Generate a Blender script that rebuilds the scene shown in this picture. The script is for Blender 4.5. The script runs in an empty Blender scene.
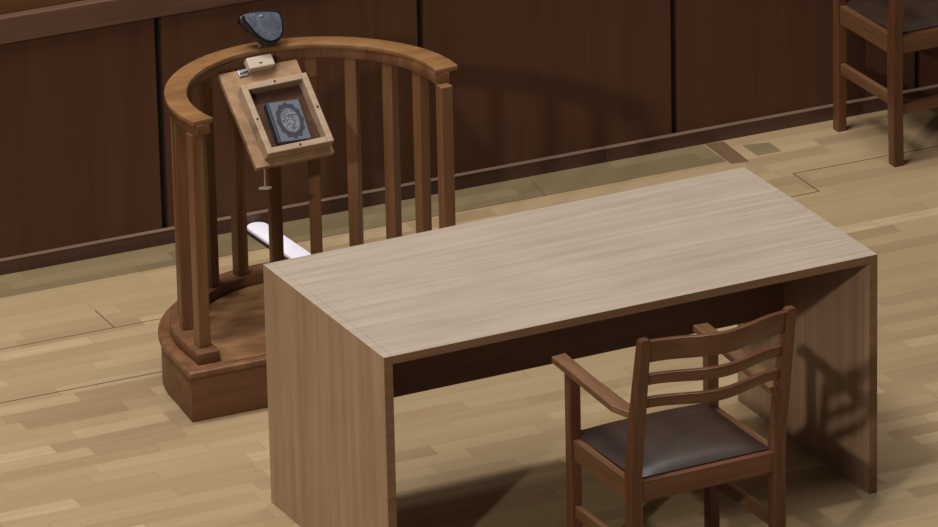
import bpy, bmesh, math, random
from math import sin, cos, pi, radians, sqrt
from mathutils import Vector, Matrix
random.seed(4)
scn = bpy.context.scene
col = scn.collection

# ------------------------------------------------------------------ helpers
def link(o, parent=None):
    col.objects.link(o)
    if parent: o.parent = parent
    return o

def tag(o, label=None, cat=None, group=None, kind=None):
    if label: o['label'] = label
    if cat: o['category'] = cat
    if group: o['group'] = group
    if kind: o['kind'] = kind
    return o

def empty(name, loc, rz=0.0):
    o = bpy.data.objects.new(name, None)
    o.empty_display_size = .1
    o.location = loc; o.rotation_euler = (0, 0, rz)
    return link(o)

def obj(name, bm, mats, parent=None, smooth=False):
    bmesh.ops.recalc_face_normals(bm, faces=bm.faces[:])
    me = bpy.data.meshes.new(name)
    bm.to_mesh(me); bm.free()
    for m in (mats if isinstance(mats, (list, tuple)) else [mats]):
        me.materials.append(m)
    if smooth:
        for p in me.polygons: p.use_smooth = True
        try: me.set_sharp_from_angle(angle=radians(38))
        except Exception: pass
    return link(bpy.data.objects.new(name, me), parent)

def merge(bm, b2, mi=0, M=None):
    if M is not None: bmesh.ops.transform(b2, matrix=M, verts=b2.verts[:])
    vm = {v: bm.verts.new(v.co) for v in b2.verts}
    for f in b2.faces:
        try:
            nf = bm.faces.new([vm[v] for v in f.verts]); nf.material_index = mi
        except ValueError: pass
    b2.free()

def bev(b, w, seg=2):
    if w > 0:
        es = [e for e in b.edges if len(e.link_faces) == 2 and e.calc_face_angle(0) > radians(28)]
        bmesh.ops.bevel(b, geom=es, offset=w, segments=seg, affect='EDGES', profile=.5, clamp_overlap=True)

def box(bm, x0, x1, y0, y1, z0, z1, b=.002, mi=0, M=None, seg=2):
    t = bmesh.new()
    bmesh.ops.create_cube(t, size=1)
    for v in t.verts:
        v.co = Vector((x0 + (v.co.x + .5) * (x1 - x0), y0 + (v.co.y + .5) * (y1 - y0), z0 + (v.co.z + .5) * (z1 - z0)))
    bev(t, b, seg)
    merge(bm, t, mi, M)

def prism(bm, pts, z0, z1, b=.0, mi=0, M=None, seg=2):
    """polygon in the xy plane (counter clockwise) extruded in z"""
    t = bmesh.new()
    lo = [t.verts.new((x, y, z0)) for x, y in pts]
    hi = [t.verts.new((x, y, z1)) for x, y in pts]
    t.faces.new(lo[::-1]); t.faces.new(hi)
    n = len(pts)
    for i in range(n): t.faces.new((lo[i], lo[(i + 1) % n], hi[(i + 1) % n], hi[i]))
    bmesh.ops.recalc_face_normals(t, faces=t.faces[:])
    bev(t, b, seg)
    merge(bm, t, mi, M)

def band(bm, inner, outer, z0, z1, b=.0, mi=0, seg=2):
    """curved strip between two open poly-lines with the same point count, extruded in z"""
    t = bmesh.new(); n = len(inner); V = []
    for (a, c) in zip(inner, outer):
        V.append([t.verts.new((a[0], a[1], z0)), t.verts.new((c[0], c[1], z0)), t.verts.new((c[0], c[1], z1)), t.verts.new((a[0], a[1], z1))])
    for i in range(n - 1):
        for k in range(4): t.faces.new((V[i][k], V[i][(k + 1) % 4], V[i + 1][(k + 1) % 4], V[i + 1][k]))
    t.faces.new(V[0]); t.faces.new(V[-1][::-1])
    bmesh.ops.recalc_face_normals(t, faces=t.faces[:])
    if b > 0:
        es = [e for e in t.edges if len(e.link_faces) == 2 and e.calc_face_angle(0) > radians(40)]
        bmesh.ops.bevel(t, geom=es, offset=b, segments=seg, affect='EDGES', profile=.5, clamp_overlap=True)
    merge(bm, t, mi)

def sweep(bm, secs, b=.0, mi=0):
    """list of closed sections (each a list of n points) joined and capped"""
    t = bmesh.new(); n = len(secs[0])
    V = [[t.verts.new(p) for p in s] for s in secs]
    for i in range(len(V) - 1):
        for k in range(n): t.faces.new((V[i][k], V[i][(k + 1) % n], V[i + 1][(k + 1) % n], V[i + 1][k]))
    t.faces.new(V[0]); t.faces.new(V[-1][::-1])
    bmesh.ops.recalc_face_normals(t, faces=t.faces[:])
    if b > 0:
        es = [e for e in t.edges if len(e.link_faces) == 2 and e.calc_face_angle(0) > radians(40)]
        bmesh.ops.bevel(t, geom=es, offset=b, segments=2, affect='EDGES', profile=.5, clamp_overlap=True)
    merge(bm, t, mi)

def rod(bm, p, q, r, n=10, mi=0):
    p = Vector(p); q = Vector(q); d = (q - p).normalized()
    a = d.orthogonal().normalized(); c = d.cross(a)
    sweep(bm, [[tuple(P + a * r * cos(2 * pi * k / n) + c * r * sin(2 * pi * k / n)) for k in range(n)] for P in (p, q)], 0, mi)

# ------------------------------------------------------------------ materials
def new_mat(name):
    m = bpy.data.materials.new(name); m.use_nodes = True
    nt = m.node_tree; bs = nt.nodes['Principled BSDF']
    return m, nt, bs

def lin(c):
    return tuple(((v / 255) / 12.92 if v <= 10 else (((v / 255) + .055) / 1.055) ** 2.4) for v in c) + (1,)

def plain(name, rgb, rough=.5, metal=0.0, spec=.5):
    m, nt, bs = new_mat(name)
    bs.inputs['Base Color'].default_value = lin(rgb)
    bs.inputs['Roughness'].default_value = rough
    bs.inputs['Metallic'].default_value = metal
    bs.inputs['Specular IOR Level'].default_value = spec
    return m

def wood(name, dark, mid, light, axis='X', rough=.45, grain=28.0, stretch=.035, spec=.4, blotch=.0, bump=.02):
    """streaky wood: noise squeezed across the grain axis, fine pore streaks and slow tone drift"""
    m, nt, bs = new_mat(name)
    N, L = nt.nodes, nt.links
    tc = N.new('ShaderNodeTexCoord')
    s = {'X': (stretch, 1, 1), 'Y': (1, stretch, 1), 'Z': (1, 1, stretch)}[axis]
    mp = N.new('ShaderNodeMapping'); mp.inputs['Scale'].default_value = s
    L.new(tc.outputs['Object'], mp.inputs['Vector'])
    n1 = N.new('ShaderNodeTexNoise'); n1.inputs['Scale'].default_value = grain; n1.inputs['Detail'].default_value = 5; n1.inputs['Roughness'].default_value = .62; n1.inputs['Distortion'].default_value = .4
    n2 = N.new('ShaderNodeTexNoise'); n2.inputs['Scale'].default_value = grain * 5.5; n2.inputs['Detail'].default_value = 3
    n3 = N.new('ShaderNodeTexNoise'); n3.inputs['Scale'].default_value = 5; n3.inputs['Detail'].default_value = 2
    L.new(mp.outputs[0], n1.inputs['Vector']); L.new(mp.outputs[0], n2.inputs['Vector']); L.new(tc.outputs['Object'], n3.inputs['Vector'])
    a = N.new('ShaderNodeMath'); a.operation = 'MULTIPLY_ADD'; a.inputs[1].default_value = .28; L.new(n2.outputs[0], a.inputs[0]); L.new(n1.outputs[0], a.inputs[2])
    b = N.new('ShaderNodeMath'); b.operation = 'MULTIPLY_ADD'; b.inputs[1].default_value = .25 + blotch; L.new(n3.outputs[0], b.inputs[0]); L.new(a.outputs[0], b.inputs[2])
    c = N.new('ShaderNodeMath'); c.operation = 'SUBTRACT'; c.inputs[1].default_value = .265 + blotch * .5; L.new(b.outputs[0], c.inputs[0])
    cr = N.new('ShaderNodeValToRGB'); L.new(c.outputs[0], cr.inputs[0])
    cr.color_ramp.elements[0].position = .32; cr.color_ramp.elements[0].color = lin(dark)
    cr.color_ramp.elements[1].position = .70; cr.color_ramp.elements[1].color = lin(light)
    e = cr.color_ramp.elements.new(.5); e.color = lin(mid)
    L.new(cr.outputs[0], bs.inputs['Base Color'])
    bs.inputs['Roughness'].default_value = rough
    bs.inputs['Specular IOR Level'].default_value = spec
    bp = N.new('ShaderNodeBump'); bp.inputs['Strength'].default_value = bump * 4; bp.inputs['Distance'].default_value = .002
    L.new(a.outputs[0], bp.inputs['Height']); L.new(bp.outputs[0], bs.inputs['Normal'])
    return m

def floor_material(name, ramp):
    m, nt, bs = new_mat(name)
    N, L = nt.nodes, nt.links
    def math_(op, a, b=None, c=None):
        n = N.new('ShaderNodeMath'); n.operation = op
        for i, v in enumerate((a, b, c)):
            if v is None: continue
            if isinstance(v, (int, float)): n.inputs[i].default_value = v
            else: L.new(v, n.inputs[i])
        return n.outputs[0]
    tc = N.new('ShaderNodeTexCoord'); sp = N.new('ShaderNodeSeparateXYZ'); L.new(tc.outputs['Object'], sp.inputs[0])
    ROW, LEN = .066, .40
    r = math_('DIVIDE', sp.outputs[1], ROW); row = math_('FLOOR', r); fy = math_('FRACT', r)
    wn = N.new('ShaderNodeTexWhiteNoise'); wn.noise_dimensions = '1D'; L.new(row, wn.inputs['W'])
    u = math_('ADD', math_('DIVIDE', sp.outputs[0], LEN), math_('MULTIPLY', wn.outputs['Value'], 7.3))
    # uneven board lengths: warp the running coordinate
    uw = math_('ADD', u, math_('MULTIPLY', math_('SINE', math_('ADD', math_('MULTIPLY', u, 2.1), row)), .22))
    ci = math_('FLOOR', uw); fx = math_('FRACT', uw)
    cb = N.new('ShaderNodeCombineXYZ'); L.new(ci, cb.inputs[0]); L.new(row, cb.inputs[1])
    w2 = N.new('ShaderNodeTexWhiteNoise'); w2.noise_dimensions = '2D'; L.new(cb.outputs[0], w2.inputs['Vector'])
    # boards of 3 strips share a slow tone
    n0 = N.new('ShaderNodeTexNoise'); n0.inputs['Scale'].default_value = 1.1; n0.inputs['Detail'].default_value = 2
    L.new(tc.outputs['Object'], n0.inputs['Vector'])
    mp = N.new('ShaderNodeMapping'); mp.inputs['Scale'].default_value = (.06, 1, 1); L.new(tc.outputs['Object'], mp.inputs['Vector'])
    ad = N.new('ShaderNodeVectorMath'); ad.operation = 'ADD'; L.new(mp.outputs[0], ad.inputs[0]); L.new(w2.outputs['Color'], ad.inputs[1])
    n1 = N.new('ShaderNodeTexNoise'); n1.inputs['Scale'].default_value = 34; n1.inputs['Detail'].default_value = 5; n1.inputs['Roughness'].default_value = .6
    L.new(ad.outputs[0], n1.inputs['Vector'])
    tone = math_('ADD', math_('MULTIPLY', w2.outputs['Value'], .62), math_('MULTIPLY', n1.outputs[0], .42))
    tone = math_('ADD', tone, math_('MULTIPLY', math_('SUBTRACT', n0.outputs[0], .5), .45))
    cr = N.new('ShaderNodeValToRGB'); L.new(tone, cr.inputs[0])
    E = cr.color_ramp.elements
    E[0].position = ramp[0][0]; E[0].color = lin(ramp[0][1]); E[1].position = ramp[-1][0]; E[1].color = lin(ramp[-1][1])
    for p, c in ramp[1:-1]:
        e = E.new(p); e.color = lin(c)
    # narrow joints
    jy = math_('LESS_THAN', math_('MINIMUM', fy, math_('SUBTRACT', 1.0, fy)), .022)
    jx = math_('LESS_THAN', math_('MINIMUM', fx, math_('SUBTRACT', 1.0, fx)), .004)
    j = math_('MAXIMUM', jy, jx)
    mx = N.new('ShaderNodeMix'); mx.data_type = 'RGBA'; L.new(math_('MULTIPLY', j, .22), mx.inputs['Factor'])
    L.new(cr.outputs[0], mx.inputs['A']); mx.inputs['B'].default_value = lin((92, 68, 44))
    L.new(mx.outputs['Result'], bs.inputs['Base Color'])
    bs.inputs['Roughness'].default_value = .5; bs.inputs['Specular IOR Level'].default_value = .3
    return m

M = {}
M['floor'] = floor_material('oak_strip_floor', [(.1, (142, 118, 88)), (.38, (154, 132, 100)), (.66, (162, 140, 107)), (.82, (170, 149, 116)), (.98, (196, 176, 142))])
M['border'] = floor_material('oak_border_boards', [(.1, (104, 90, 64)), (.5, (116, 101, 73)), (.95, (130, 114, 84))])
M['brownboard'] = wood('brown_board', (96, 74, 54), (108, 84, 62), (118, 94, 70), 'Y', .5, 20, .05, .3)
M['seam'] = plain('floor_seam', (92, 70, 48), .8)
M['wall'] = wood('wall_panel_walnut', (76, 48, 34), (81, 52, 37), (86, 56, 40), 'Z', .55, 16, .03, .2, bump=.003)
M['groove'] = plain('groove_black', (14, 11, 10), .7)
M['ledge'] = wood('ledge_walnut', (82, 57, 45), (92, 65, 51), (102, 73, 58), 'X', .5, 20, .03, .3)
M['upper'] = wood('upper_oak', (84, 56, 32), (94, 64, 36), (106, 74, 44), 'X', .5, 16, .03, .3)
M['base'] = wood('baseboard_walnut', (68, 44, 34), (76, 50, 39), (86, 58, 46), 'X', .4, 20, .03, .5)
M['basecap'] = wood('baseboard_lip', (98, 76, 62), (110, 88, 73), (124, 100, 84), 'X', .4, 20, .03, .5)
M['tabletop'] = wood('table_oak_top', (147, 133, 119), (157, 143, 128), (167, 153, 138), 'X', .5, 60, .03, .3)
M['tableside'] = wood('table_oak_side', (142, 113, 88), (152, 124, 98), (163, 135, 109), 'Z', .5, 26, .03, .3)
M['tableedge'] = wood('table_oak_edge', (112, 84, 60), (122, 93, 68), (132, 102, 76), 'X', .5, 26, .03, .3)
M['modesty'] = wood('table_dark_panel', (98, 72, 58), (106, 80, 66), (114, 88, 74), 'X', .6, 20, .03, .2)
M['stand'] = wood('stand_oak', (96, 64, 40), (112, 76, 49), (126, 90, 60), 'Z', .42, 22, .04, .4)
M['rail'] = wood('rail_oak', (114, 80, 50), (128, 92, 58), (144, 108, 70), 'X', .32, 16, .25, .5)
M['plinth'] = wood('plinth_oak', (92, 60, 38), (104, 70, 44), (116, 80, 54), 'X', .5, 16, .05, .35)
M['deck'] = wood('deck_oak', (92, 64, 40), (116, 82, 52), (148, 112, 76), 'X', .5, 9, .25, .35, blotch=.5)
M['holder'] = wood('holder_oak', (132, 102, 74), (146, 114, 84), (160, 128, 98), 'Z', .5, 26, .12, .3)
M['frame'] = wood('holder_frame_oak', (146, 122, 100), (160, 136, 112), (172, 148, 126), 'X', .5, 26, .2, .3)
M['felt'] = wood('holder_lining', (68, 46, 36), (78, 54, 42), (88, 62, 48), 'X', .8, 26, .2, .1)
M['chair'] = wood('chair_beech_stained', (72, 42, 25), (86, 51, 31), (102, 64, 41), 'Z', .34, 20, .05, .5)
M['chairx'] = wood('chair_beech_cross', (72, 42, 25), (86, 51, 31), (102, 64, 41), 'X', .32, 20, .05, .55)
M['chairy'] = wood('chair_beech_arm', (86, 58, 36), (100, 69, 45), (116, 84, 56), 'Y', .4, 20, .05, .45)
M['pale'] = plain('pale_block', (178, 162, 144), .6)
M['steel'] = plain('steel', (165, 165, 168), .4, .7)
M['black'] = plain('black_gloss', (16, 16, 18), .25)
M['screw'] = plain('screw_black', (24, 20, 18), .5)
M['white'] = plain('white_plastic', (236, 232, 244), .45)
M['rubber'] = plain('strip_black', (22, 20, 22), .6)
M['paper'] = plain('book_pages', (96, 92, 88), .8)
M['navy'] = plain('book_navy', (36, 40, 54), .5)
M['silver'] = plain('book_silver', (92, 96, 106), .5, .15)

def leather():
    m, nt, bs = new_mat('seat_leather'); N, L = nt.nodes, nt.links
    tc = N.new('ShaderNodeTexCoord'); n = N.new('ShaderNodeTexNoise'); n.inputs['Scale'].default_value = 14; n.inputs['Detail'].default_value = 4
    L.new(tc.outputs['Object'], n.inputs['Vector'])
    cr = N.new('ShaderNodeValToRGB'); cr.color_ramp.elements[0].color = lin((42, 29, 22)); cr.color_ramp.elements[1].color = lin((61, 45, 36))
    L.new(n.outputs[0], cr.inputs[0]); L.new(cr.outputs[0], bs.inputs['Base Color'])
    v = N.new('ShaderNodeTexVoronoi'); v.inputs['Scale'].default_value = 240; L.new(tc.outputs['Object'], v.inputs['Vector'])
    bp = N.new('ShaderNodeBump'); bp.inputs['Strength'].default_value = .15; bp.inputs['Distance'].default_value = .001
    L.new(v.outputs['Distance'], bp.inputs['Height']); L.new(bp.outputs[0], bs.inputs['Normal'])
    bs.inputs['Roughness'].default_value = .38; bs.inputs['Specular IOR Level'].default_value = .55
    return m
M['leather'] = leather()

def mottled(name, dark, light, scale, rough, lo=.42, hi=.58):
    m, nt, bs = new_mat(name); N, L = nt.nodes, nt.links
    tc = N.new('ShaderNodeTexCoord'); n = N.new('ShaderNodeTexNoise'); n.inputs['Scale'].default_value = scale; n.inputs['Detail'].default_value = 6; n.inputs['Distortion'].default_value = 1.2
    L.new(tc.outputs['Object'], n.inputs['Vector'])
    cr = N.new('ShaderNodeValToRGB'); cr.color_ramp.elements[0].color = lin(dark); cr.color_ramp.elements[1].color = lin(light)
    cr.color_ramp.elements[0].position = lo; cr.color_ramp.elements[1].position = hi
    L.new(n.outputs[0], cr.inputs[0]); L.new(cr.outputs[0], bs.inputs['Base Color'])
    bs.inputs['Roughness'].default_value = rough
    return m
M['face'] = mottled('device_face_grey', (62, 66, 78), (104, 108, 118), 26, .2, .3, .75)
M['arabesque'] = mottled('book_medallion', (58, 62, 72), (118, 120, 124), 120, .5)

# ------------------------------------------------------------------ setting
YW = 2.455
bm = bmesh.new()
box(bm, -7, 9, -8, YW + .05, -.12, 0, 0)
# seams of the lift-out hatches in the boards
def seam(x0, y0, x1, y1, w=.005):
    d = Vector((x1 - x0, y1 - y0, 0)).normalized(); n = Vector((-d.y, d.x, 0)) * w / 2
    prism(bm, [(x0 - n.x, y0 - n.y), (x1 - n.x, y1 - n.y), (x1 + n.x, y1 + n.y), (x0 + n.x, y0 + n.y)], -.001, .0006, 0, 1)
seam(-6.5, 1.482, -.62, 1.482); seam(-6.5, 1.874, .9, 1.874, .004); seam(-.705, 1.874, -.705, 2.035, .004)
seam(1.74, 2.062, 6.5, 2.066); seam(1.74, 1.885, 1.74, 2.062); seam(1.64, 1.883, 1.745, 1.885)
seam(-.3, 2.262, 1.25, 2.262, .004); seam(.945, 2.262, .965, 2.41, .004)
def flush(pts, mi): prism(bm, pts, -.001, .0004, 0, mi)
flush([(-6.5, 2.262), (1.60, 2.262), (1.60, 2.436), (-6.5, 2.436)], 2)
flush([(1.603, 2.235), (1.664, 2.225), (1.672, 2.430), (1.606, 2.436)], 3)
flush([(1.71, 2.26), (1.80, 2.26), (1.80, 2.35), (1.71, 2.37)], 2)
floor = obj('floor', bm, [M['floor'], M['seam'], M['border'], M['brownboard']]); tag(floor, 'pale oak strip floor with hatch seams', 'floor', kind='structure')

GW = .024
bm = bmesh.new()
box(bm, -7, 9, YW + .02, YW + .12, 0, .80, 0, 1)
gx = -.291
edges = [gx + .9 * k for k in range(-7, 10)]
for a, c in zip(edges[:-1], edges[1:]):
    box(bm, a + GW / 2, c - GW / 2, YW, YW + .03, 0, .775, .002, 0)
wall = obj('wall_back', bm, [M['wall'], M['groove']]); tag(wall, 'dark walnut panelled bench front behind the stand', 'wall', kind='structure')
bm = bmesh.new()
box(bm, -7, 9, YW + .012, YW + .12, .85, 3.0, .003)
o = obj('wall_upper', bm, M['upper']); tag(o, 'warm brown boarding above the ledge of the panelled wall', 'wall', kind='structure')
bm = bmesh.new()
box(bm, -7, 9, YW - .022, YW + .12, .764, .85, .004)
o = obj('trim_1', bm, M['ledge']); tag(o, 'greyish brown ledge along the panelled wall', 'trim', kind='structure')
bm = bmesh.new()
jx = [-7, -1.95, 1.245, 4.4, 9]
for a, c in zip(jx[:-1], jx[1:]):
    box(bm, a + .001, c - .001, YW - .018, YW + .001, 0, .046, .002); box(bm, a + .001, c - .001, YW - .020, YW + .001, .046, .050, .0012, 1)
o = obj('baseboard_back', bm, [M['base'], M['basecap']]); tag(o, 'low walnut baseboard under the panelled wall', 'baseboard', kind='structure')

# ------------------------------------------------------------------ table
TW, TD, TH = 1.559, .790, .74
table = empty('desk', (6.8236 - 7.6, 15.6463 - 16, 0), .0282)
tag(table, 'large light oak panel-sided desk with the armchair drawn up to it', 'desk')
T = .027
bm = bmesh.new(); box(bm, T + .0003, TW - T - .0003, .0, TD, TH - .025, TH, .0008)
bm.normal_update()
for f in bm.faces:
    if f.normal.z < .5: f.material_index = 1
o = obj('desk_top', bm, [M['tabletop'], M['tableedge']], table)
for x0 in (0, TW - T):
    bm = bmesh.new(); box(bm, x0, x0 + T, 0, TD, 0, TH, .0008)
    bm.normal_update()
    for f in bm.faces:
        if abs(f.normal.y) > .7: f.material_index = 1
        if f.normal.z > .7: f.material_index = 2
    obj('side_panel', bm, [M['tableside'], M['tableedge'], M['tabletop']], table)
bm = bmesh.new(); box(bm, T, TW - T, .505, .525, .378, TH - .025, .001)
obj('modesty_panel', bm, M['modesty'], table)

# ------------------------------------------------------------------ witness stand
CX, CY = -.283, 1.25
stand = empty('witness_stand', (CX, CY, 0))
tag(stand, 'semicircular oak witness stand with curved rail on balusters and raised base', 'witness stand')
def arc(R, a0, a1, n=48): return [(R * cos(a0 + (a1 - a0) * i / n), R * sin(a0 + (a1 - a0) * i / n)) for i in range(n + 1)]
def dee(R, yf, n=56, fl=.0): return [(-R - fl, yf), (R + fl, yf)] + arc(R, 0, pi, n)
PZ = .16
bm = bmesh.new(); prism(bm, dee(.480, -.172, fl=.014), 0, PZ - .022, .002)
plinth = obj('plinth', bm, M['plinth'], stand, True)
bm = bmesh.new(); prism(bm, dee(.488, -.176, fl=.012), PZ - .022, PZ, .007, seg=3)
obj('nosing', bm, M['stand'], plinth, True)
bm = bmesh.new(); prism(bm, dee(.376, -.150), PZ, PZ + .002, 0)
obj('deck_board', bm, M['deck'], stand)
# kerb: U plan, follows the back edge
def upoly(R, yf): return [(R, yf)] + arc(R, 0, pi, 60) + [(-R, yf)]
bm = bmesh.new(); band(bm, upoly(.380, -.131), upoly(.452, -.131), PZ, PZ + .036, .003)
obj('bottom_rail', bm, M['plinth'], stand, True)
# hand rail: ring cut by a straight line across the open side
def cut(R, side):
    x = R * (1 if side > 0 else -1)
    y = 0
    for _ in range(30):
        y = (1.146 + (x + .431) * (.072 / .88)) - CY
        x = math.copysign(sqrt(R * R - y * y), side)
    return math.atan2(y, x)
ri, ro = .374, .441
ai0, ao0 = cut(ri, 1), cut(ro, 1); ai1, ao1 = cut(ri, -1) + 2 * pi, cut(ro, -1) + 2 * pi
bm = bmesh.new(); oa = [(x * (1 + .045 * max(0, x / ro) ** 2), y) for x, y in arc(ro, ao0, ao1, 72)]
ia = [(x * (1 + .028 * max(0, x / ri) ** 2), y) for x, y in arc(ri, ai0, ai1, 72)]
band(bm, ia, oa, .905, .92, .003)
hr = obj('handrail', bm, M['rail'], stand, True)
bm = bmesh.new(); band(bm, arc(.384, ai0 + .012, ai1 - .012, 72), arc(.430, ai0 + .012, ai1 - .012, 72), .872, .9055, .002)
obj('rail_apron', bm, M['stand'], stand, True)
for i, a in enumerate((-7, 14.5, 32, 50, 67.5, 85, 102.5, 120, 137.5, 153, 169, 190)):
    w, d = (.039, .039) if i in (0, 11) else (.037, .036)
    ra = radians(a)
    if i in (0, 11): R_ = Matrix.Translation(((.408 if i == 0 else .418) * cos(ra), .408 * sin(ra), 0)) @ Matrix.Rotation(radians(3), 4, 'Z')
    else: R_ = Matrix.Translation((.408 * cos(ra), .408 * sin(ra), 0)) @ Matrix.Rotation(ra, 4, 'Z')
    bm = bmesh.new(); box(bm, -d / 2, d / 2, -w / 2, w / 2, PZ + .036, .8725, .003, 0, R_)
    obj('baluster', bm, M['stand'], stand)

# ------------------------------------------------------------------ book holder hung inside the rail
BW, BL = .2615, .3295
hz = radians(3.0); tilt = radians(42.4)
# local frame: u to the right, v down the slope, n out of the board (towards the reader)
U = Vector((cos(hz), sin(hz), 0)); DN = Vector((sin(hz) * cos(tilt), -cos(hz) * cos(tilt), -sin(tilt))); NN = U.cross(-DN); NN.normalize()
if NN.z < 0: NN = -NN
P0 = Vector((-.4415, 1.5965, .874))
H4 = Matrix(((U.x, -DN.x, NN.x, P0.x), (U.y, -DN.y, NN.y, P0.y), (U.z, -DN.z, NN.z, P0.z), (0, 0, 0, 1)))
def rooted(name, at):
    e = bpy.data.objects.new(name, None); e.empty_display_size = .05; e.matrix_world = H4 @ Matrix.Translation(at); return link(e)
holder = rooted('book_holder', (0, 0, 0))
tag(holder, 'tilted light oak display box hung inside the curved rail of the stand', 'display box')
bm = bmesh.new(); box(bm, 0, BW, -BL, 0, -.018, 0, .002)
obj('back_board', bm, M['holder'], holder)
fx0, fx1, fy0, fy1 = .0343, .2555, -.309, -.068
FH, FB = .040, .020
bm = bmesh.new()
box(bm, fx0, fx0 + FB, fy0, fy1, 0, FH, .0025); box(bm, fx1 - FB, fx1, fy0, fy1, 0, FH, .0025)
box(bm, fx0 + FB, fx1 - FB, fy0, fy0 + FB, 0, FH, .0025); box(bm, fx0 + FB, fx1 - FB, fy1 - FB, fy1, 0, FH, .0025)
fr = obj('frame', bm, M['frame'], holder)
bm = bmesh.new(); box(bm, fx0 + FB, fx1 - FB, fy0 + FB, fy1 - FB, 0, .002, 0)
obj('lining', bm, M['felt'], holder)
mx, my = (fx0 + fx1) / 2, (fy0 + fy1) / 2
for (x, y) in ((mx, fy0 + FB / 2), (mx, fy1 - FB / 2), (fx0 + FB / 2, my), (fx1 - FB / 2, my)):
    bm = bmesh.new(); rod(bm, (x, y, FH - .002), (x, y, FH + .0025), .0034, 10)
    obj('screw', bm, M['screw'], fr)
bm = bmesh.new(); box(bm, .090, .176, -.018, .022, .0005, .030, .005, seg=3)
lb = obj('latch_block', bm, M['pale'], holder); tag(lb, 'pale cream block at the top edge')
bm = bmesh.new(); box(bm, .126, .136, -.006, -.001, .0295, .0306, .0002)
obj('slot', bm, M['screw'], lb)
bm = bmesh.new(); box(bm, .060, .091, -.024, -.002, .0005, .006, .002); rod(bm, (.062, -.014, .006), (.092, -.008, .012), .004, 10)
obj('hinge_plate', bm, M['steel'], holder)
# pull tag on a thin wire, under the lower edge
def loc_(w): return H4.inverted() @ Vector(w)
pt = H4 @ Vector((.035, -BL + .01, -.018))
bm = bmesh.new(); rod(bm, loc_(pt), loc_(pt - Vector((0, 0, .066))), .0022, 8)
wt = obj('wire', bm, M['pale'], holder)
tmpb = bmesh.new(); c0 = pt - Vector((0, 0, .070)); prism(tmpb, [(-.018, .006), (.006, -.008), (.02, -.004), (.004, .012)], -.004, .004, .001)
bmesh.ops.transform(tmpb, matrix=H4.inverted() @ Matrix.Translation(c0), verts=tmpb.verts[:])
tg = obj('pull_tag', tmpb, M['pale'], wt); tag(tg, 'small white tag on a wire')

# book lying in the box
BK = H4 @ Matrix.Translation((.0975, -.138, .0025)) @ Matrix.Rotation(radians(-3.6), 4, 'Z')
book = bpy.data.objects.new('book', None); book.empty_display_size = .05; book.matrix_world = BK; link(book)
tag(book, 'small dark blue book with ornate silver oval cover lying in the wooden box', 'book')
bw, bh, bt = .105, .139, .028
bm = bmesh.new(); box(bm, 0, bw, -bh, 0, 0, .003, .001); box(bm, 0, bw, -bh, 0, bt - .003, bt, .001); box(bm, -.003, .004, -bh, 0, .0, bt, .002)
cov = obj('cover', bm, M['navy'], book)
bm = bmesh.new(); box(bm, .004, bw - .004, -bh + .003, -.003, .003, bt - .003, 0)
obj('pages', bm, M['paper'], book)
bm = bmesh.new()
b_ = .002
box(bm, .006, bw - .003, -bh + .003, -.003, bt, bt + .0006, 0)
obj('cover_panel', bm, M['silver'], cov)
bm = bmesh.new()
cxb, cyb = bw / 2 + .003, -bh / 2
pts = []
for k in range(96):
    t = 2 * pi * k / 96; s = 1 + .055 * cos(12 * t)
    pts.append((cxb + 0.042 * s * cos(t), cyb + .060 * s * sin(t)))
prism(bm, pts, bt + .0006, bt + .0012, 0)
med = obj('medallion', bm, M['navy'], cov)
bm = bmesh.new(); prism(bm, [(cxb + .028 * cos(2 * pi * k / 48), cyb + .041 * sin(2 * pi * k / 48)) for k in range(48)], bt + .0012, bt + .0018, 0)
obj('oval', bm, M['arabesque'], med)
bm = bmesh.new()
band(bm, [(cxb + .027 * cos(2 * pi * k / 48), cyb + .040 * sin(2 * pi * k / 48)) for k in range(49)], [(cxb + .0295 * cos(2 * pi * k / 48), cyb + .0425 * sin(2 * pi * k / 48)) for k in range(49)], bt + .0012, bt + .0024, 0)
obj('oval_border', bm, M['silver'], med)

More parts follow.
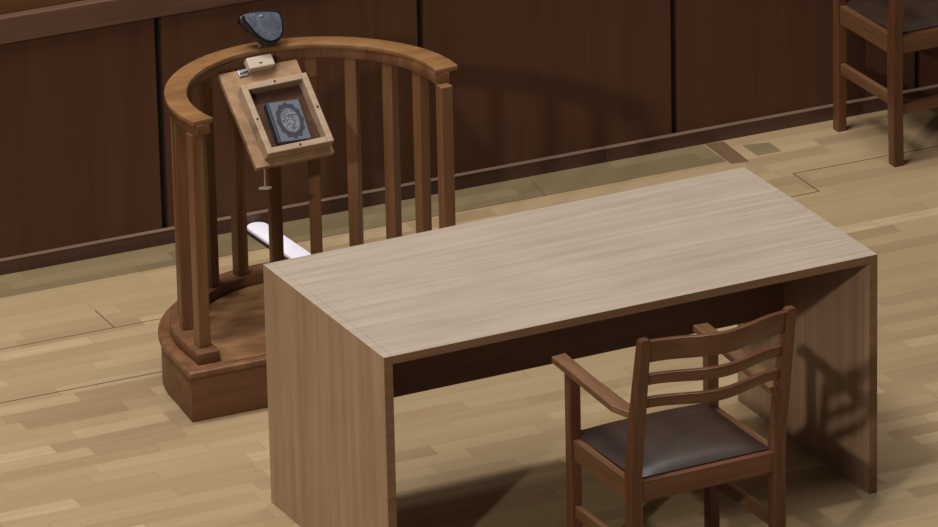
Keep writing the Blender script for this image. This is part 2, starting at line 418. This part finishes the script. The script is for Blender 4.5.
# ------------------------------------------------------------------ small glossy device on the rail
def build_device():
    # shield outline in local xz-plane: x across, y up the face, extruded along local z (thickness)
    pts = [(-.072, .096), (-.032, .108), (.022, .104), (.062, .090), (.060, .042), (.044, .010), (.018, -.001), (-.010, .000), (-.038, .024), (-.058, .060)]
    base = Matrix.Translation((-.272, 1.590, .949)) @ Matrix.Rotation(radians(4), 4, 'Z') @ Matrix.Rotation(radians(52), 4, 'X')
    def smooth(P, n=5):
        out = []; m = len(P)
        for i in range(m):
            p0, p1, p2, p3 = (Vector(P[(i + k) % m]) for k in (-1, 0, 1, 2))
            for j in range(n):
                t = j / n
                q = .5 * (2 * p1 + (p2 - p0) * t + (2 * p0 - 5 * p1 + 4 * p2 - p3) * t * t + (3 * p1 - p0 - 3 * p2 + p3) * t ** 3)
                out.append((q.x, q.y))
        return out
    d = bpy.data.objects.new('plastic_device', None); d.empty_display_size = .05; d.matrix_world = base; link(d)
    tag(d, 'small glossy black and grey shield-shaped device standing on the curved rail', 'device')
    b = bmesh.new(); prism(b, smooth(pts), -.028, .0, .006, seg=3)
    sh = obj('shell', b, M['black'], d, True)
    inn = [(-.056, .094), (-.030, .100), (.018, .096), (.055, .082), (.053, .042), (.038, .014), (.0155, .005), (-.0055, .007), (-.029, .028), (-.046, .061)]
    b = bmesh.new(); prism(b, smooth(inn), .0, .004, .0025, seg=3)
    f = obj('face_plate', b, M['face'], d, True); tag(f, 'glossy mottled grey face')
    b = bmesh.new(); prism(b, [(-.004 + .006 * cos(k * pi / 8), .086 + .004 * sin(k * pi / 8)) for k in range(16)], .003, .0065, .001)
    obj('stud', b, M['steel'], f, True)
    b = bmesh.new()
    inv = base.inverted()
    def L_(x, y, z): return inv @ Vector((x, y, z))
    rod(b, L_(-.288, 1.640, .9195), L_(-.286, 1.628, .962), .006, 10)
    obj('mount', b, M['steel'], d)
build_device()

# ------------------------------------------------------------------ armchairs
def build_chair(loc):
    r = empty('armchair', loc)
    PX, PY, FX, FY = .225, -.177, .223, .178   # rear post, front leg
    SZ = .439
    rake = lambda z: PY - (.072 * max(0, (z - .46) / .42) ** 1.1 if z > .46 else -.0) - (.012 * max(0, (.40 - z) / .40) ** 1.5 if z < .40 else 0)
    zs = [0, .1, .2, .3, .40, .46, .52, .6, .68, .76, .83, .882, .89]
    for s in (-1, 1):
        b = bmesh.new(); secs = []
        for z in zs:
            w = .018 if z < .6 else .018 - .003 * (z - .6) / .28
            d = .020 if z < .6 else .020 - .005 * (z - .6) / .28
            if z == .89: w -= .004; d -= .004
            y = rake(z); x = s * (PX + .004 * (z - .445))
            secs.append([(x - w, y - d, z), (x + w, y - d, z), (x + w, y + d, z), (x - w, y + d, z)])
        sweep(b, secs, .002); obj('back_post', b, M['chair'], r)
        b = bmesh.new(); box(b, s * FX - .0165 - (.008 if s > 0 else 0), s * FX + .0165 - (.008 if s > 0 else 0), FY - .018, FY + .018, 0, .642, .003); obj('front_leg', b, M['chair'], r)
        # arm: plan outline, slopes a little down to the back
        out = [(-.025, .246), (.021, .250), (.021, .10), (.017, -.06), (.012, -.192), (-.008, -.192), (-.036, -.096)]
        b = bmesh.new(); t = bmesh.new()
        prism(t, [(p[0], p[1]) for p in out], 0, .020, .003)
        for v in t.verts:
            f = (v.co.y - .18) / .34
            v.co.z += 0.640 + .022 * max(-1.0, min(.25, f))
            x = v.co.x - .223 - .004
            k = max(0, min(1, (.05 - v.co.y) / .22))
            v.co.x = -s * (x + .022 * k) - .008 * (1 - k) if s > 0 else (x + .022 * k)
        merge(b, t); obj('arm', b, M['chairy'], r)
        # side seat rail and side stretcher
        for nm, z0, z1, w in (('seat_rail', SZ - .062, SZ, .011), ('stretcher', .20, .238, .009)):
            b = bmesh.new(); secs = []
            for (x, y) in ((s * PX, rake(.3) + .01), (s * (FX - .002), FY - .01)):
                secs.append([(x - w, y, z0), (x + w, y, z0), (x + w, y, z1), (x - w, y, z1)])
            sweep(b, secs, .002); obj(nm, b, M['chairy'], r)
    b = bmesh.new(); box(b, -PX + .01, PX - .01, PY - .013, PY + .010, SZ - .062, SZ, .005, seg=3); obj('seat_rail', b, M['chairx'], r)
    b = bmesh.new(); box(b, -FX + .01, FX - .01, FY - .011, FY + .012, SZ - .062, SZ, .0025); obj('seat_rail', b, M['chairx'], r)
    b = bmesh.new(); box(b, -PX + .01, PX - .01, PY - .012, PY + .008, .168, .205, .0025); obj('stretcher', b, M['chairx'], r)
    # bowed back slats
    for (z0, z1, nm, dp) in ((.814, .881, 'crest_rail', .0), (.742, .774, 'back_slat', .0), (.669, .700, 'back_slat', .0)):
        b = bmesh.new(); secs = []
        n = 28
        for i in range(n + 1):
            t = -1 + 2 * i / n
            x = t * (PX - .004); bow = -.046 * cos(t * pi / 2) ** 2.3
            zz = .010 * cos(t * pi / 2) ** 2 if nm == 'back_slat' else .0
            h = .009
            y0 = rake(z0) + bow; y1 = rake(z1) + bow
            secs.append([(x, y0 - h, z0 - zz * .3), (x, y0 + h, z0 - zz * .3), (x, y1 + h, z1), (x, y1 - h, z1)])
        sweep(b, secs, .0025); obj(nm, b, M['chairx'], r, True)
    # padded seat
    b = bmesh.new(); n = 18; G = []
    y0, y1 = PY + .012, FY + .030
    for j in range(n + 1):
        v = -1 + 2 * j / n; row = []
        y = y0 + (y1 - y0) * (j / n)
        hw = .207 + (.213 - .207) * (j / n)
        for i in range(n + 1):
            u = -1 + 2 * i / n
            e = (1 - abs(u) ** 5) * (1 - abs(v) ** 5)
            dome = (1 - u * u) * (1 - v * v)
            row.append(b.verts.new((u * hw, y, SZ + .002 + .018 * e ** .6 + .014 * dome)))
        G.append(row)
    for j in range(n):
        for i in range(n): b.faces.new((G[j][i], G[j][i + 1], G[j + 1][i + 1], G[j + 1][i]))
    rim = [G[0][i] for i in range(n)] + [G[j][n] for j in range(n)] + [G[n][i] for i in range(n, 0, -1)] + [G[j][0] for j in range(n, 0, -1)]
    low = [b.verts.new((v.co.x, v.co.y, SZ - .02)) for v in rim]
    for k in range(len(rim)): b.faces.new((rim[k], low[k], low[(k + 1) % len(rim)], rim[(k + 1) % len(rim)]))
    b.faces.new(low)
    sd = obj('seat', b, M['leather'], r, True); tag(sd, 'dark brown leather pad')
    return r

ch = build_chair((-.025, -.629, 0)); ch.rotation_euler.z = radians(2.3)
tag(ch, 'reddish brown wooden armchair with leather seat drawn up to the desk', 'chair', 'stained wooden armchairs')
def copy_tree(o, parent=None):
    c = o.copy(); col.objects.link(c)
    if parent: c.parent = parent
    for k in list(o.children): copy_tree(k, c)
    return c
c2 = copy_tree(ch); c2.location = (2.288, 2.176, 0)
c2['label'] = 'wooden armchair standing against the dark panelled wall beyond the desk'

# ------------------------------------------------------------------ white strip on the floor
st = empty('cover_strip', (.018, 2.135, 0), radians(4.1))
tag(st, 'white flat strip with rounded end lying on floor behind the stand', 'strip')
def capsule(w, y0, y1, n=12):
    return [(-w, y0), (w, y0)] + [(w * cos(pi * k / n), y1 + w * sin(pi * k / n)) for k in range(n + 1)]
bm = bmesh.new(); prism(bm, capsule(.036, -.30, .262), 0, .009, .001)
obj('strip_base', bm, M['rubber'], st, True)
bm = bmesh.new(); prism(bm, capsule(.0355, -.30, .262), .009, .024, .005, seg=3)
obj('strip_cover', bm, M['white'], st, True)

# ------------------------------------------------------------------ camera
f_px = 6732.14; pt, rl, yw = .3822, -.0221, .42530
fwv = Vector((sin(yw) * cos(pt), cos(yw) * cos(pt), -sin(pt)))
rv = Vector((cos(yw), -sin(yw), 0)); uv = rv.cross(fwv)
r2 = rv * cos(rl) + uv * sin(rl); u2 = -rv * sin(rl) + uv * cos(rl)
cam = bpy.data.objects.new('camera', bpy.data.cameras.new('camera')); link(cam)
cam.data.sensor_width = 36; cam.data.lens = f_px * 36 / 938
cam.data.clip_end = 200
cp = Vector((-7.6, -16.0, 7.8744))
cam.matrix_world = Matrix(((r2.x, u2.x, -fwv.x, cp.x), (r2.y, u2.y, -fwv.y, cp.y), (r2.z, u2.z, -fwv.z, cp.z), (0, 0, 0, 1)))
scn.camera = cam

# ------------------------------------------------------------------ light
w = bpy.data.worlds.new('hall_ambient'); scn.world = w; w.use_nodes = True
w.node_tree.nodes['Background'].inputs[0].default_value = (1, .93, .87, 1)
w.node_tree.nodes['Background'].inputs[1].default_value = .115

def area(name, loc, target, sx, sy, power, color):
    l = bpy.data.lights.new(name, 'AREA'); l.shape = 'RECTANGLE'; l.size = sx; l.size_y = sy; l.energy = power; l.color = color
    o = bpy.data.objects.new(name, l); o.location = loc
    o.rotation_euler = (Vector(target) - Vector(loc)).to_track_quat('-Z', 'Y').to_euler()
    return link(o)
# row of ceiling lamps above the bench
area('ceiling_lamp', (.2, 2.0, 9.0), (.2, .6, 0), 5.0, 0.5, 400, (1, .97, .93))
area('ceiling_panel', (-3.0, .5, 8.5), (0, .2, 0), 5.0, 1.6, 540, (1, .97, .93))
# gallery spotlight on the left in front of the desk
kd = Vector((1.09, 1.0, -.70)).normalized()
kl = bpy.data.lights.new('gallery_spot', 'SPOT'); kl.energy = 4450; kl.spot_size = radians(26); kl.spot_blend = .6; kl.shadow_soft_size = .26; kl.color = (1, .91, .82)
ko = bpy.data.objects.new('gallery_spot', kl); ko.location = Vector((.2, .6, .4)) - kd * 20
ko.rotation_euler = kd.to_track_quat('-Z', 'Y').to_euler(); link(ko)

scn.view_settings.view_transform = 'Standard'; scn.view_settings.look = 'None'
scn.view_settings.exposure = 0; scn.view_settings.gamma = 1
scn.view_settings.use_curve_mapping = False
